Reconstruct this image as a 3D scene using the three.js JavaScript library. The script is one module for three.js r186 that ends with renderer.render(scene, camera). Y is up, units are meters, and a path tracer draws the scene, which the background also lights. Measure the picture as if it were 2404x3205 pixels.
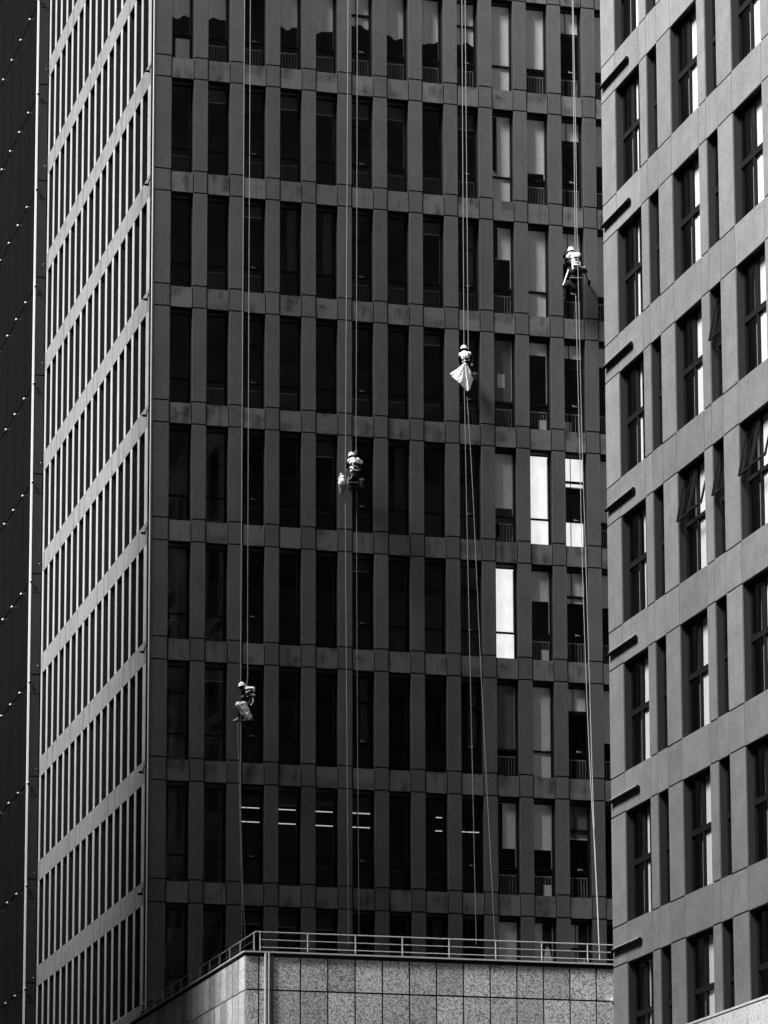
import * as THREE from 'three';
import { mergeGeometries } from 'three/addons/utils/BufferGeometryUtils.js';
import { ImprovedNoise } from 'three/addons/math/ImprovedNoise.js';

// ---------------------------------------------------------------- renderer, camera, sky, sun
const renderer = new THREE.WebGLRenderer({ antialias: true });
renderer.setSize(768, 1024);
renderer.toneMapping = THREE.LinearToneMapping;
const EXPOSURE = 12.75;
renderer.toneMappingExposure = EXPOSURE;
renderer.shadowMap.enabled = true;
const scene = new THREE.Scene();

const W = 2404, H = 3205, F = 11474.4755, PPY = 2610.19;          // long lens, shifted upwards (the photograph is the upper part of its frame)
const YAW = 0.264220908, PITCH = 0.177261203, ROLL = -0.002748999;
const EYE = new THREE.Vector3(-24.186, 1.712, 119.938);
const camera = new THREE.PerspectiveCamera(2 * Math.atan(H / 2 / F) * 180 / Math.PI, W / H, 1, 2000);
const v3 = (x, y, z) => new THREE.Vector3(x, y, z);
const right0 = v3(Math.cos(YAW), 0, Math.sin(YAW)), fwd0 = v3(Math.sin(YAW), 0, -Math.cos(YAW)), up0 = v3(0, 1, 0);
const FWD = fwd0.clone().multiplyScalar(Math.cos(PITCH)).addScaledVector(up0, Math.sin(PITCH));
const upP = up0.clone().multiplyScalar(Math.cos(PITCH)).addScaledVector(fwd0, -Math.sin(PITCH));
const RGT = right0.clone().multiplyScalar(Math.cos(ROLL)).addScaledVector(upP, Math.sin(ROLL));
const UPV = upP.clone().multiplyScalar(Math.cos(ROLL)).addScaledVector(right0, -Math.sin(ROLL));
camera.position.copy(EYE);
camera.quaternion.setFromRotationMatrix(new THREE.Matrix4().makeBasis(RGT, UPV, FWD.clone().negate()));
camera.setViewOffset(W, H, 0, -(PPY - H / 2), W, H);
camera.updateProjectionMatrix();
scene.add(camera);

// overcast sky: brightest overhead, a third as bright at the horizon
const SKY = 0.03;
{
  const w = 64, h = 128, d = new Float32Array(w * h * 4);
  for (let j = 0; j < h; j++) for (let i = 0; i < w; i++) {
    const el = Math.max(0, Math.sin(((j + 0.5) / h - 0.5) * Math.PI)), L = SKY * (1 + 2 * el) / 3, k = (j * w + i) * 4;
    d[k] = d[k + 1] = d[k + 2] = L; d[k + 3] = 1;
  }
  const t = new THREE.DataTexture(d, w, h, THREE.RGBAFormat, THREE.FloatType);
  t.mapping = THREE.EquirectangularReflectionMapping; t.magFilter = t.minFilter = THREE.LinearFilter; t.needsUpdate = true;
  scene.background = t; scene.environment = t;
}
// the sun, spread wide by thin cloud, high on the left and a little towards the viewer
const sun = new THREE.DirectionalLight(0xffffff, 1.5);
const SUNDIR = v3(-0.604, 0.766, 0.22).normalize();
sun.position.copy(SUNDIR).multiplyScalar(300).add(v3(5, 30, 10));
sun.target.position.set(5, 30, 10);
sun.castShadow = true; sun.shadow.radius = 45;
Object.assign(sun.shadow.camera, { left: -120, right: 120, top: 120, bottom: -120, near: 1, far: 700 });
sun.shadow.mapSize.set(4096, 4096);
scene.add(sun, sun.target);

// ---------------------------------------------------------------- helpers
let seed = 7;
const rnd = () => { seed = (seed + 0x6D2B79F5) | 0; let t = Math.imul(seed ^ (seed >>> 15), 1 | seed); t = (t + Math.imul(t ^ (t >>> 7), 61 | t)) ^ t; return ((t ^ (t >>> 14)) >>> 0) / 4294967296; };
const taken = {};
const numbered = n => { const k = taken[n] = (taken[n] ?? -1) + 1; return k ? `${n}_${String(k).padStart(3, '0')}` : n; };
function tag(o, label, category, group) { o.userData.label = label; if (category) o.userData.category = category; if (group) o.userData.group = group; return o; }
function thing(name, label, category, pos = [0, 0, 0], group) { const g = new THREE.Group(); g.name = numbered(name); g.position.set(...pos); scene.add(g); return tag(g, label, category, group); }
function mesh(name, geo, mat, parent, pos, rotY = 0) {
  const m = new THREE.Mesh(geo, mat); m.name = parent ? name : numbered(name); m.castShadow = m.receiveShadow = true;
  if (pos) m.position.set(...pos); if (rotY) m.rotation.y = rotY;
  (parent || scene).add(m); return m;
}
// point seen at pixel (px, py) of the photograph, on the plane where the given axis has the given value
function at(px, py, axis, val) {
  const d = FWD.clone().multiplyScalar(F).addScaledVector(RGT, px - W / 2).addScaledVector(UPV, -(py - PPY));
  const k = { x: 0, y: 1, z: 2 }[axis]; const t = (val - EYE.getComponent(k)) / d.getComponent(k);
  return EYE.clone().addScaledVector(d, t);
}
// box from lo to hi corners, uv in metres, shifted by (u, v)
const boxCache = {};
function box(w, h, d, u = 0, v = 0) {
  const key = [w, h, d, u, v].map(a => a.toFixed(4)).join();
  if (boxCache[key]) return boxCache[key];
  const g = new THREE.BoxGeometry(w, h, d), p = g.attributes.position, n = g.attributes.normal, t = g.attributes.uv;
  for (let i = 0; i < p.count; i++) {
    const ax = Math.abs(n.getX(i)) > 0.5 ? 0 : Math.abs(n.getY(i)) > 0.5 ? 1 : 2;
    t.setXY(i, (ax === 0 ? p.getZ(i) : p.getX(i)) + u, (ax === 1 ? p.getZ(i) : p.getY(i)) + v);
  }
  return boxCache[key] = g;
}
const bx = (x0, x1, y0, y1, z0, z1, u = 0, v = 0) => box(x1 - x0, y1 - y0, z1 - z0, u, v).clone().translate((x0 + x1) / 2, (y0 + y1) / 2, (z0 + z1) / 2);
const merge = a => mergeGeometries(a.map(g => { g = g.index ? g.toNonIndexed() : g; for (const k of Object.keys(g.attributes)) if (!['position', 'normal', 'uv'].includes(k)) g.deleteAttribute(k); return g; }));
function tube(pts, r, seg = 24, rad = 8) { return new THREE.TubeGeometry(new THREE.CatmullRomCurve3(pts.map(p => p.isVector3 ? p : v3(...p)), false, 'centripetal'), seg, r, rad); }
function rod(a, b, r, rad = 10) { a = a.isVector3 ? a : v3(...a); b = b.isVector3 ? b : v3(...b); const d = b.clone().sub(a), g = new THREE.CylinderGeometry(r, r, d.length(), rad); g.applyQuaternion(new THREE.Quaternion().setFromUnitVectors(v3(0, 1, 0), d.normalize())); const c = a.add(b).multiplyScalar(0.5); return g.translate(c.x, c.y, c.z); }

// ---------------------------------------------------------------- procedural textures (one value per texel)
const N = 512;
function lattice(px, py) { const a = new Float32Array(px * py); for (let i = 0; i < a.length; i++) a[i] = rnd(); return (x, y) => { const ix = Math.floor(x), iy = Math.floor(y), fx = x - ix, fy = y - iy, sx = fx * fx * (3 - 2 * fx), sy = fy * fy * (3 - 2 * fy); const q = (i, j) => a[((j % py) + py) % py * px + ((i % px) + px) % px]; return (q(ix, iy) * (1 - sx) + q(ix + 1, iy) * sx) * (1 - sy) + (q(ix, iy + 1) * (1 - sx) + q(ix + 1, iy + 1) * sx) * sy; }; }
function fbm(px, py, oct) { const l = []; for (let o = 0; o < oct; o++) l.push(lattice(px << o, py << o)); return (u, v) => { let s = 0, a = 1, t = 0; for (let o = 0; o < oct; o++) { s += a * l[o](u * (px << o), v * (py << o)); t += a; a *= 0.55; } return s / t; }; }
function tex(fn, size, srgb = true, n = N) {
  const d = new Uint8Array(n * n * 4);
  for (let j = 0; j < n; j++) for (let i = 0; i < n; i++) { let c = Math.min(1, Math.max(0, fn(i / n, j / n))); if (srgb) c = c <= 0.0031308 ? 12.92 * c : 1.055 * Math.pow(c, 1 / 2.4) - 0.055; const k = (j * n + i) * 4; d[k] = d[k + 1] = d[k + 2] = c * 255; d[k + 3] = 255; }
  const t = new THREE.DataTexture(d, n, n); t.wrapS = t.wrapT = THREE.RepeatWrapping; t.magFilter = THREE.LinearFilter; t.minFilter = THREE.LinearMipmapLinearFilter; t.generateMipmaps = true;
  if (srgb) t.colorSpace = THREE.SRGBColorSpace; t.repeat.set(1 / size[0], 1 / size[1]); t.needsUpdate = true; return t;
}
const ss = (a, b, x) => { const t = Math.min(1, Math.max(0, (x - a) / (b - a))); return t * t * (3 - 2 * t); };
const cloudN = fbm(5, 5, 5), grainN = fbm(96, 96, 2), streakN = fbm(40, 3, 4), streakW = fbm(7, 2, 4), blobN = fbm(9, 7, 5);
const fine = (u, v) => grainN(u, v) - 0.5;
// cladding of the office tower: even grey with a fine grain, faint clouding
const T_panel = tex((u, v) => 0.86 + 0.30 * (cloudN(u, v) - 0.5) + 0.30 * fine(u, v) + 0.16 * (streakN(u, v) - 0.5), [3.1, 4.3]);
// spandrels: washed patches, drip marks and dark runs
const T_spandrel = tex((u, v) => { const b = blobN(u, v), s = streakN(u, v), r = ss(0.60, 0.75, streakW(u, v * 0.6)); return 0.88 + 1.5 * (b - 0.5) + 0.8 * (s - 0.5) - 0.5 * r * (0.4 + s) + 0.22 * fine(u, v); }, [4.1, 2.9]);
// bands of the left face: dark runs of dirt
const T_runs = tex((u, v) => { let d = 0; for (let m = 0; m < 6; m++) for (const [o, wd, st] of [[0.02, 0.040, 0.45], [0.32, 0.045, 0.75], [0.62, 0.06, 0.3], [0.95, 0.05, 0.3]]) { const q = (u * 6 - m - (o + 0.05 * (streakW(u, 0.3) - 0.5)) / 1.299 + 3) % 6 - 3, x = q * 1.299; d += st * Math.exp(-x * x / wd / wd / 2) * (0.35 + 0.9 * streakW(m / 6 + o * 0.2, v)); } const k = ss(0.5, 0.72, streakN(u, v * 0.5)); return 0.95 - 0.55 * d - 0.22 * k + 0.2 * (cloudN(u, v) - 0.5) + 0.08 * fine(u, v); }, [1.299 * 6, 2.7]);
// plastered cladding of the near building
const T_plaster = tex((u, v) => 0.86 + 0.32 * (cloudN(u, v) - 0.5) + 0.42 * fine(u, v) + 0.16 * (blobN(v, u) - 0.5) + 0.16 * (streakN(u, v * 0.6) - 0.5), [2.7, 2.9]);
// speckled granite
const speckA = fbm(66, 66, 2), speckB = fbm(128, 128, 2);
const T_granite = tex((u, v) => (1 - 0.35 * ss(0.58, 0.8, streakW(u, v * 0.5))) * 0.36 + 0.80 * ss(0.28, 0.74, speckA(u, v)) + 0.6 * (speckB(v, u) - 0.5) + 0.25 * (cloudN(u, v) - 0.5), [1.9, 1.9]);
const T_graniteStreak = tex((u, v) => 0.66 + 0.36 * ss(0.35, 0.7, speckA(u, v)) + 0.25 * (speckB(v, u) - 0.5) - 0.5 * ss(0.55, 0.8, streakN(u, v * 0.5)) * streakW(u, v) + 0.2 * (cloudN(u, v) - 0.5), [2.6, 3.1]);
const T_granitePale = tex((u, v) => 0.97 - 0.55 * ss(0.60, 0.74, speckA(u, v)) - 0.2 * (speckB(v, u) - 0.5), [1.9, 1.9]);
const T_bumpFine = tex((u, v) => 0.5 + fine(u, v), [1.0, 1.0], false, 256);
const foldN = fbm(9, 1, 2);
const T_fold = tex((u, v) => 0.5 + 0.8 * (foldN(u, 0.1) - 0.5), [1.1, 1], false, 256);
const T_weave = tex((u, v) => 0.9 + 0.2 * (blobN(u, v) - 0.5) + 0.1 * fine(u, v), [0.8, 1.1]);

const T_mottle = tex((u, v) => 0.88 + 0.2 * (blobN(u, v) - 0.5) + 0.22 * (foldN(u, 0.3) - 0.5) + 0.14 * (cloudN(v, u) - 0.5), [0.9, 1.6]);
const M = {};
const grey = (v, o = {}) => { const m = new THREE.MeshPhysicalMaterial({ roughness: 0.85, metalness: 0, specularIntensity: 0.3, ...o }); m.color.setRGB(v, v, v); return m; };
const A = { panel: 0.108, spandrel: 0.128, fin: 0.29, run: 0.165, plaster: 0.172, granite: 0.72 };
M.panel = [0, 1, 2].map(i => grey(A.panel * (0.95 + 0.05 * i), { map: T_panel, roughness: 0.75, bumpMap: T_bumpFine, bumpScale: 0.002 }));
M.spandrel = [0, 1, 2].map(i => grey(A.spandrel * (0.9 + 0.1 * i), { map: T_spandrel, roughness: 0.8 }));
M.fin = [0, 1].map(i => grey(A.fin * (1 + 0.05 * i), { map: T_panel, roughness: 0.7 }));
M.run = grey(A.run, { map: T_runs, roughness: 0.8 });
M.backing = grey(0.025, { roughness: 0.9, specularIntensity: 0.2 });
M.jamb = grey(0.03, { roughness: 0.9, specularIntensity: 0.2 });
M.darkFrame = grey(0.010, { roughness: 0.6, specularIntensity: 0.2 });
M.frameGrey = grey(0.035, { roughness: 0.6 });
M.midFrame = grey(0.22, { roughness: 0.5 });
M.whiteMetal = grey(0.56, { roughness: 0.45 });
M.lampCap = grey(0.4, { roughness: 0.5 });
M.greyMetal = grey(0.35, { roughness: 0.45, metalness: 0.3 });
M.darkMetal = grey(0.006, { roughness: 0.8, specularIntensity: 0.2 });
M.room = grey(0.14, { roughness: 1, specularIntensity: 0.2 });
M.glass = new THREE.MeshPhysicalMaterial({ transmission: 1, thickness: 0, roughness: 0.03, ior: 1.45, color: new THREE.Color().setRGB(0.98, 0.98, 0.98), specularIntensity: 0.35 });
M.blind = grey(0.72, { map: T_weave, roughness: 0.95, side: THREE.DoubleSide });
M.blindPale = grey(0.7, { map: T_weave, roughness: 0.95, side: THREE.DoubleSide });
M.blindDim = grey(0.15, { map: T_weave, roughness: 0.95, side: THREE.DoubleSide });
M.blindGrey = grey(0.07, { map: T_weave, roughness: 1, side: THREE.DoubleSide });
M.cloth = grey(0.06, { map: T_weave, roughness: 1, side: THREE.DoubleSide });
M.curtain = grey(0.45, { roughness: 0.9, bumpMap: T_fold, bumpScale: 0.05, side: THREE.DoubleSide });  // white of the painted sky reflections in the near building panes
M.curtainDark = grey(0.012, { roughness: 1 });
M.rail = grey(0.4, { roughness: 0.5 });
M.railDark = grey(0.07, { roughness: 0.5 }); M.railMid = grey(0.2, { roughness: 0.5 });
M.lit = grey(0.5, { map: T_weave, emissiveMap: T_mottle, emissive: new THREE.Color().setRGB(0.96, 0.96, 0.96).multiplyScalar(1 / EXPOSURE) });
M.tubeLamp = grey(0.8, { emissive: new THREE.Color().setRGB(0.55, 0.55, 0.55).multiplyScalar(1 / EXPOSURE) });
M.plaster = [0, 1, 2].map(i => grey(A.plaster * (0.90 + 0.085 * i), { map: T_plaster, roughness: 0.85, bumpMap: T_bumpFine, bumpScale: 0.003 }));
M.granite = [0, 1, 2, 3].map(i => grey(A.granite * (0.84 + 0.1 * i), { map: T_granite, roughness: 0.6 }));
M.graniteStreak = [0, 1, 2, 3, 4].map(i => grey([0.5, 0.7, 0.58, 0.86, 0.76][i], { map: T_graniteStreak, roughness: 0.7 }));
M.granitePale = [0, 1].map(i => grey(0.66 + 0.04 * i, { map: T_granitePale, roughness: 0.6 }));
M.wing = grey(0.0028, { roughness: 0.35, specularIntensity: 0.1 });
M.wingPanel = grey(0.016, { map: T_panel });
M.rope = grey(0.29, { roughness: 0.9 });
M.asphalt = grey(0.05, { map: T_panel }); M.paving = grey(0.12, { map: T_plaster });
M.block = grey(0.06, { map: T_panel }); M.blockGlass = grey(0.02, { roughness: 0.3 });

// ---------------------------------------------------------------- ground
{ const g = mesh('ground', new THREE.PlaneGeometry(1600, 1600).rotateX(-Math.PI / 2).translate(0, -0.13, 0), M.paving); g.userData.kind = 'structure'; g.userData.label = 'paved ground between the buildings'; g.material = M.paving;
  const r = mesh('road', bx(-22, -4, -0.3, 0, -300, 300), M.asphalt); r.userData.kind = 'structure'; r.userData.label = 'asphalt street on the left'; }

// ---------------------------------------------------------------- the office tower
const PITCHY = 4.2, Y0 = 51.5, HB = 0.80;                       // storey height, top of band 0, height of a band
const P0 = 0.613, WW = 0.794, PW = 0.513, BAY = WW + PW;        // first pier, window, pier
const tower = thing('office_tower', 'tall dark panelled office tower with a pale striped left face', 'building');
const JT = 0.05;                                              // width of the open joints
const winX = k => P0 + BAY * k, NC = 14, KTOP = -2, KBOT = 8;
const XEND = winX(NC) + 0.9;
{
  // core behind the cladding: piers, bands, rooms
  const core = [];
  const yTop = Y0 - PITCHY * KTOP, yBot = 8;
  core.push(bx(0.03, P0, yBot, yTop, -0.42, -0.035));
  for (let k = 0; k < NC; k++) core.push(bx(winX(k) + WW, k === NC - 1 ? XEND : winX(k + 1), yBot, yTop, -0.42, -0.035));
  for (let r = KTOP; r <= KBOT; r++) { const y = Y0 - PITCHY * r; for (let k = 0; k < NC; k++) core.push(bx(winX(k), winX(k) + WW, y - HB, r === KTOP ? yTop : y - 0.06, -0.42, -0.06)); }
  mesh('wall', merge(core), M.backing, tower);
  const low = Y0 - PITCHY * (KBOT + 1) - 0.06;
  mesh('lower_wall', bx(0.03, XEND, 0, low, -0.5, -0.05), M.panel[0], tower);
  mesh('upper_wall', bx(0.03, XEND, yTop, 66, -0.5, 0), M.panel[1], tower);
  mesh('roof', bx(0.03, XEND, 66, 66.4, -22, 0), M.panel[1], tower);
  mesh('back_wall', bx(0.5, XEND, 0, 66, -5.4, -5), M.room, tower);
  mesh('end_wall', bx(XEND, XEND + 0.3, 0, 66, -22, 0), M.panel[0], tower);
  for (let r = KTOP; r <= KBOT + 1; r++) { const y = Y0 - PITCHY * r; mesh('floor_slab', bx(0.5, XEND, y - 0.9, y - 0.25, -5, -0.43), M.room, tower); }
  // cladding panels
  const uvs = [[0, 0], [1.3, 0.7], [2.2, 2.1], [0.6, 3.3], [1.9, 1.4]];
  const pick = a => a[Math.floor(rnd() * a.length)];
  for (let r = KTOP; r <= KBOT; r++) {
    const y = Y0 - PITCHY * r;
    for (let k = -1; k < NC; k++) {
      const x0 = k < 0 ? 0 : winX(k) + WW, x1 = k < 0 ? P0 : k === NC - 1 ? XEND : winX(k + 1);
      const a = x0 + (k < 0 ? 0.012 : 0.01), b = x1 - 0.01, w = b - a;
      const hb = HB - JT;
      let u = pick(uvs);
      mesh('band_panel', box(w - 0.03, hb, 0.035, ...u), pick(M.panel), tower, [(a + b) / 2, y - HB / 2, -0.0175]);
      const hp = PITCHY - HB - JT; u = pick(uvs);
      mesh('pier_panel', box(w, hp, 0.035, ...u), pick(M.panel), tower, [(a + b) / 2, y - HB - (PITCHY - HB) / 2, -0.0175]);
      if (k >= 0) { u = [rnd() * 4, Math.floor(rnd() * 6) * 0.47]; u[0] = Math.floor(u[0] * 3) / 3; mesh('spandrel_panel', box(WW - 0.03, HB - 0.07, 0.04, ...u), pick(M.spandrel), tower, [winX(k) + WW / 2, y - HB / 2 - 0.035, -0.035]); }
    }
  }
}
// windows: what hangs behind each, row by row below band 0 ... 8, columns counted from the corner
// [upper blind drop 0..1, lower pane also covered, look]
const BL = {
  '-1,9': [.96, 1], '-1,10': [.96, 0], '-1,11': [.32, 0], '-1,12': [.9, 0],
  '0,9': [.97, 1, 'side'], '0,10': [.86, 0], '0,11': [.28, 0], '0,12': [.65, 0],
  '1,9': [.5, 0, 'side'], '1,10': [1, 1], '1,11': [.45, 0], '1,12': [1, 0],
  '2,9': [1, 0, 'poster'], '2,10': [.19, 0, 'box'], '2,11': [.2, 0, 'box'], '2,12': [.3, 0],
  '3,9': [.84, 0, 'bag'], '3,10': [1, 1, 'lit'], '3,11': [.45, 1, 'lit'], '3,12': [1, 0],
  '4,9': [1, 1, 'lit'], '4,10': [.46, 0, 'box'], '4,11': [.46, 0], '4,12': [.5, 0],
  '5,9': [1, 0, 'dim'], '5,10': [1, 1], '5,11': [.33, 0, 'plant'], '5,12': [.8, 0],
  '6,9': [.68, 0, 'side'], '6,10': [.68, 0, 'box'], '6,11': [.5, 0, 'dim'],
  '7,9': [1, 0], '7,10': [1, 0, 'torn'], '7,11': [.6, 0, 'torn'],
};
const YW = PITCHY - HB - 0.07;                                   // opening height, with its sill
const TR = 0.93;                                               // height of the lower light
function wavySheet(w, h, z, amp, ph) {                          // a pleated sheet with a wavy lower edge
  const nx = 16, ny = 8, g = new THREE.PlaneGeometry(w, h, nx, ny), p = g.attributes.position;
  for (let i = 0; i < p.count; i++) { const x = p.getX(i), t = 0.5 - p.getY(i) / h; p.setY(i, p.getY(i) + t * amp * (Math.sin(x * 7 + ph) + 0.6 * Math.sin(x * 15 + ph * 2.3))); p.setZ(i, z + 0.012 * Math.sin(x * 22 + ph) * t); }
  g.computeVertexNormals(); return g;
}
const frameG = merge([bx(0, 0.045, 0, YW, -0.03, 0.03), bx(WW - 0.07, WW, 0, YW, -0.03, 0.03), bx(0.045, WW - 0.07, 0, 0.05, -0.03, 0.03), bx(0.045, WW - 0.07, YW - 0.05, YW, -0.03, 0.03), bx(0.045, WW - 0.07, TR, TR + 0.07, -0.035, 0.035)]);
const frameG3 = merge([frameG, bx(0.045, WW - 0.07, 2.36, 2.45, -0.03, 0.032), bx(0.25, 0.27, 0.05, YW - 0.05, -0.02, 0.015)]);
const edgeG = bx(WW - 0.105, WW - 0.075, TR + 0.09, YW - 0.10, 0.0, 0.034);
const paneU = bx(0.04, WW - 0.065, TR + 0.06, YW - 0.04, -0.004, 0.004), paneL = bx(0.04, WW - 0.065, 0.04, TR + 0.01, -0.004, 0.004);
const paneUp = new THREE.PlaneGeometry(WW - 0.12, YW - TR - 0.1).translate(WW / 2 - 0.012, (YW + TR) / 2 + 0.01, 0), paneLo = new THREE.PlaneGeometry(WW - 0.12, TR - 0.03).translate(WW / 2 - 0.012, TR / 2 + 0.02, 0);
const railParts = []; for (let i = 0; i < 7; i++) railParts.push(bx(0.07 + i * 0.105, 0.083 + i * 0.105, 0.02, 0.72, -0.008, 0.008));
railParts.push(bx(0.03, WW - 0.03, 0.72, 0.75, -0.02, 0.02), bx(0.03, WW - 0.03, 0.02, 0.04, -0.014, 0.014));
const railG = merge(railParts), handleG = merge([bx(0.36, 0.52, TR + 0.075, TR + 0.10, 0.03, 0.06), bx(0.36, 0.39, TR + 0.06, TR + 0.13, 0.03, 0.07)]);
const barW = WW - 0.1;
for (let r = KTOP; r <= KBOT; r++) for (let k = 0; k < NC; k++) {
  const row = r, ysill = Y0 - PITCHY * (r + 1) - 0.07;
  const g = new THREE.Group(); g.name = 'window'; g.position.set(winX(k), ysill, k >= 9 ? -0.27 : -0.36); tower.add(g);
  const casement = k % 3 === 2, b = BL[`${row},${k}`] , pale = k >= 9;
  mesh('frame', casement ? frameG3 : frameG, M.darkFrame, g);
  mesh('pane', paneUp, M.glass, g); mesh('pane', paneLo, M.glass, g);
  if (casement) mesh('handle', handleG, M.whiteMetal, g);
  if (!casement && (pale || rnd() < 0.75)) mesh('frame_edge', edgeG, pale ? M.greyMetal : M.railDark, g);
  let drop = 0, full = 0, look = '';
  if (b) [drop, full, look = ''] = b;
  const zb = -0.03, top = YW - 0.03, uh = YW - TR - 0.05;
  if (b) {
    const mat = look === 'lit' ? M.lit : look === 'dim' || look === 'poster' ? M.blindDim : M.blind;
    const h = uh * drop;
    mesh(look === 'lit' ? 'lit_blind' : 'blind', box(barW, h, 0.012, rnd() * 3, 0), mat, g, [WW / 2 - 0.012, top - h / 2, zb]);
    if (drop < 0.95) mesh('blind_bar', box(barW, 0.035, 0.03), M.whiteMetal, g, [WW / 2 - 0.012, top - h - 0.018, zb + 0.01]);
    if (full) mesh(look === 'lit' ? 'lit_blind' : 'blind', box(barW, TR, 0.012, rnd() * 3, 0), mat, g, [WW / 2 - 0.012, TR / 2, zb]);
    if (!full) mesh('railing', railG, M.rail, g, [0, 0, -0.06]);
    if (look === 'side') mesh('curtain', wavySheet(0.2, uh * 0.92, 0, 0.12, k + r).translate(0.14, top - uh * 0.48, zb + 0.03), M.curtainDark, g);
    if (look === 'poster') mesh('poster', box(0.27, 0.5, 0.006, 0.3, 0.2), M.blindPale, g, [0.33, TR + 0.85, zb + 0.012]);
    if (look === 'box') mesh('carton', box(0.26, 0.42, 0.2, 0.1, 0.4), M.blindPale, g, [k === 11 ? 0.2 : 0.58, 0.24, zb - 0.12]);
    if (look === 'bag') mesh('bag', new THREE.SphereGeometry(0.1, 12, 10).scale(0.9, 2.6, 0.5).translate(0.16, 0.5, -0.03), M.curtainDark, g);
    if (look === 'torn') mesh('curtain', wavySheet(0.34, uh * 0.55, 0, 0.35, k * 2).translate(0.52, top - uh * 0.27, zb + 0.03), M.curtainDark, g);
    if (look === 'plant') { const lv = []; for (let i = 0; i < 60; i++) lv.push(new THREE.CircleGeometry(0.05, 5).scale(0.6, 1, 1).rotateX(rnd() * 3).rotateZ(rnd() * 6).translate(0.45 + (rnd() - 0.5) * 0.4, TR + 0.25 + (rnd() - 0.3) * 0.4, -0.12 - rnd() * 0.15)); const pl = mesh('plant', merge(lv), M.curtainDark, g); pl.userData.kind = 'stuff'; }
  } else if (row === -1) {                                       // the top row in view: pale wavy sheet stands in for reflected sky and skyline
    const part = k === 2 ? 0.12 : k === 5 ? 0.55 : 0.66 + 0.05 * rnd();
    const h = uh * part; mesh('blind', wavySheet(barW, h, 0, 0.06, k * 1.7).translate(WW / 2 - 0.012, top - h / 2, zb), M.blind, g);
    if (k !== 0) mesh('railing', railG, M.rail, g, [0, 0, -0.06]); else mesh('curtain', wavySheet(0.5, TR - 0.1, 0, 0.02, 3).translate(0.45, TR / 2, zb), M.blind, g);
  } else {
    if (rnd() < 0.72 || casement) mesh('railing', railG, row < 3 ? M.railMid : M.railDark, g, [0, 0, -0.06]);
    if ([1, 3, 4, 5, 6, 8].includes(k) && row === 0 || rnd() < 0.18) { const h = uh * (0.16 + 0.1 * rnd()); mesh('blind', box(barW, h, 0.012), M.cloth, g, [WW / 2 - 0.012, top - h / 2, zb]); mesh('blind_bar', box(barW, 0.02, 0.02), M.greyMetal, g, [WW / 2 - 0.012, top - h, zb + 0.01]); }
    if (rnd() < 0.12) mesh('curtain', wavySheet(0.3, uh * 0.95, 0, 0.02, k).translate(0.5, top - uh * 0.48, zb), M.cloth, g);
  }
}
// strip lamps on the ceiling of a lower storey
for (const [x0, x1, y] of [[3.76, 4.47, 25.15], [3.76, 4.47, 24.65], [5.08, 5.80, 25.14], [5.08, 5.80, 24.64], [6.40, 7.12, 25.13], [6.40, 7.12, 24.63], [7.74, 8.45, 25.13], [7.74, 8.45, 24.63], [10.84, 11.12, 25.11], [10.82, 11.12, 24.63], [11.78, 12.43, 24.64]])
  mesh('ceiling_lamp', bx(x0, x1, y - 0.014, y + 0.014, -2.52, -2.49), M.tubeLamp, tower);

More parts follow.
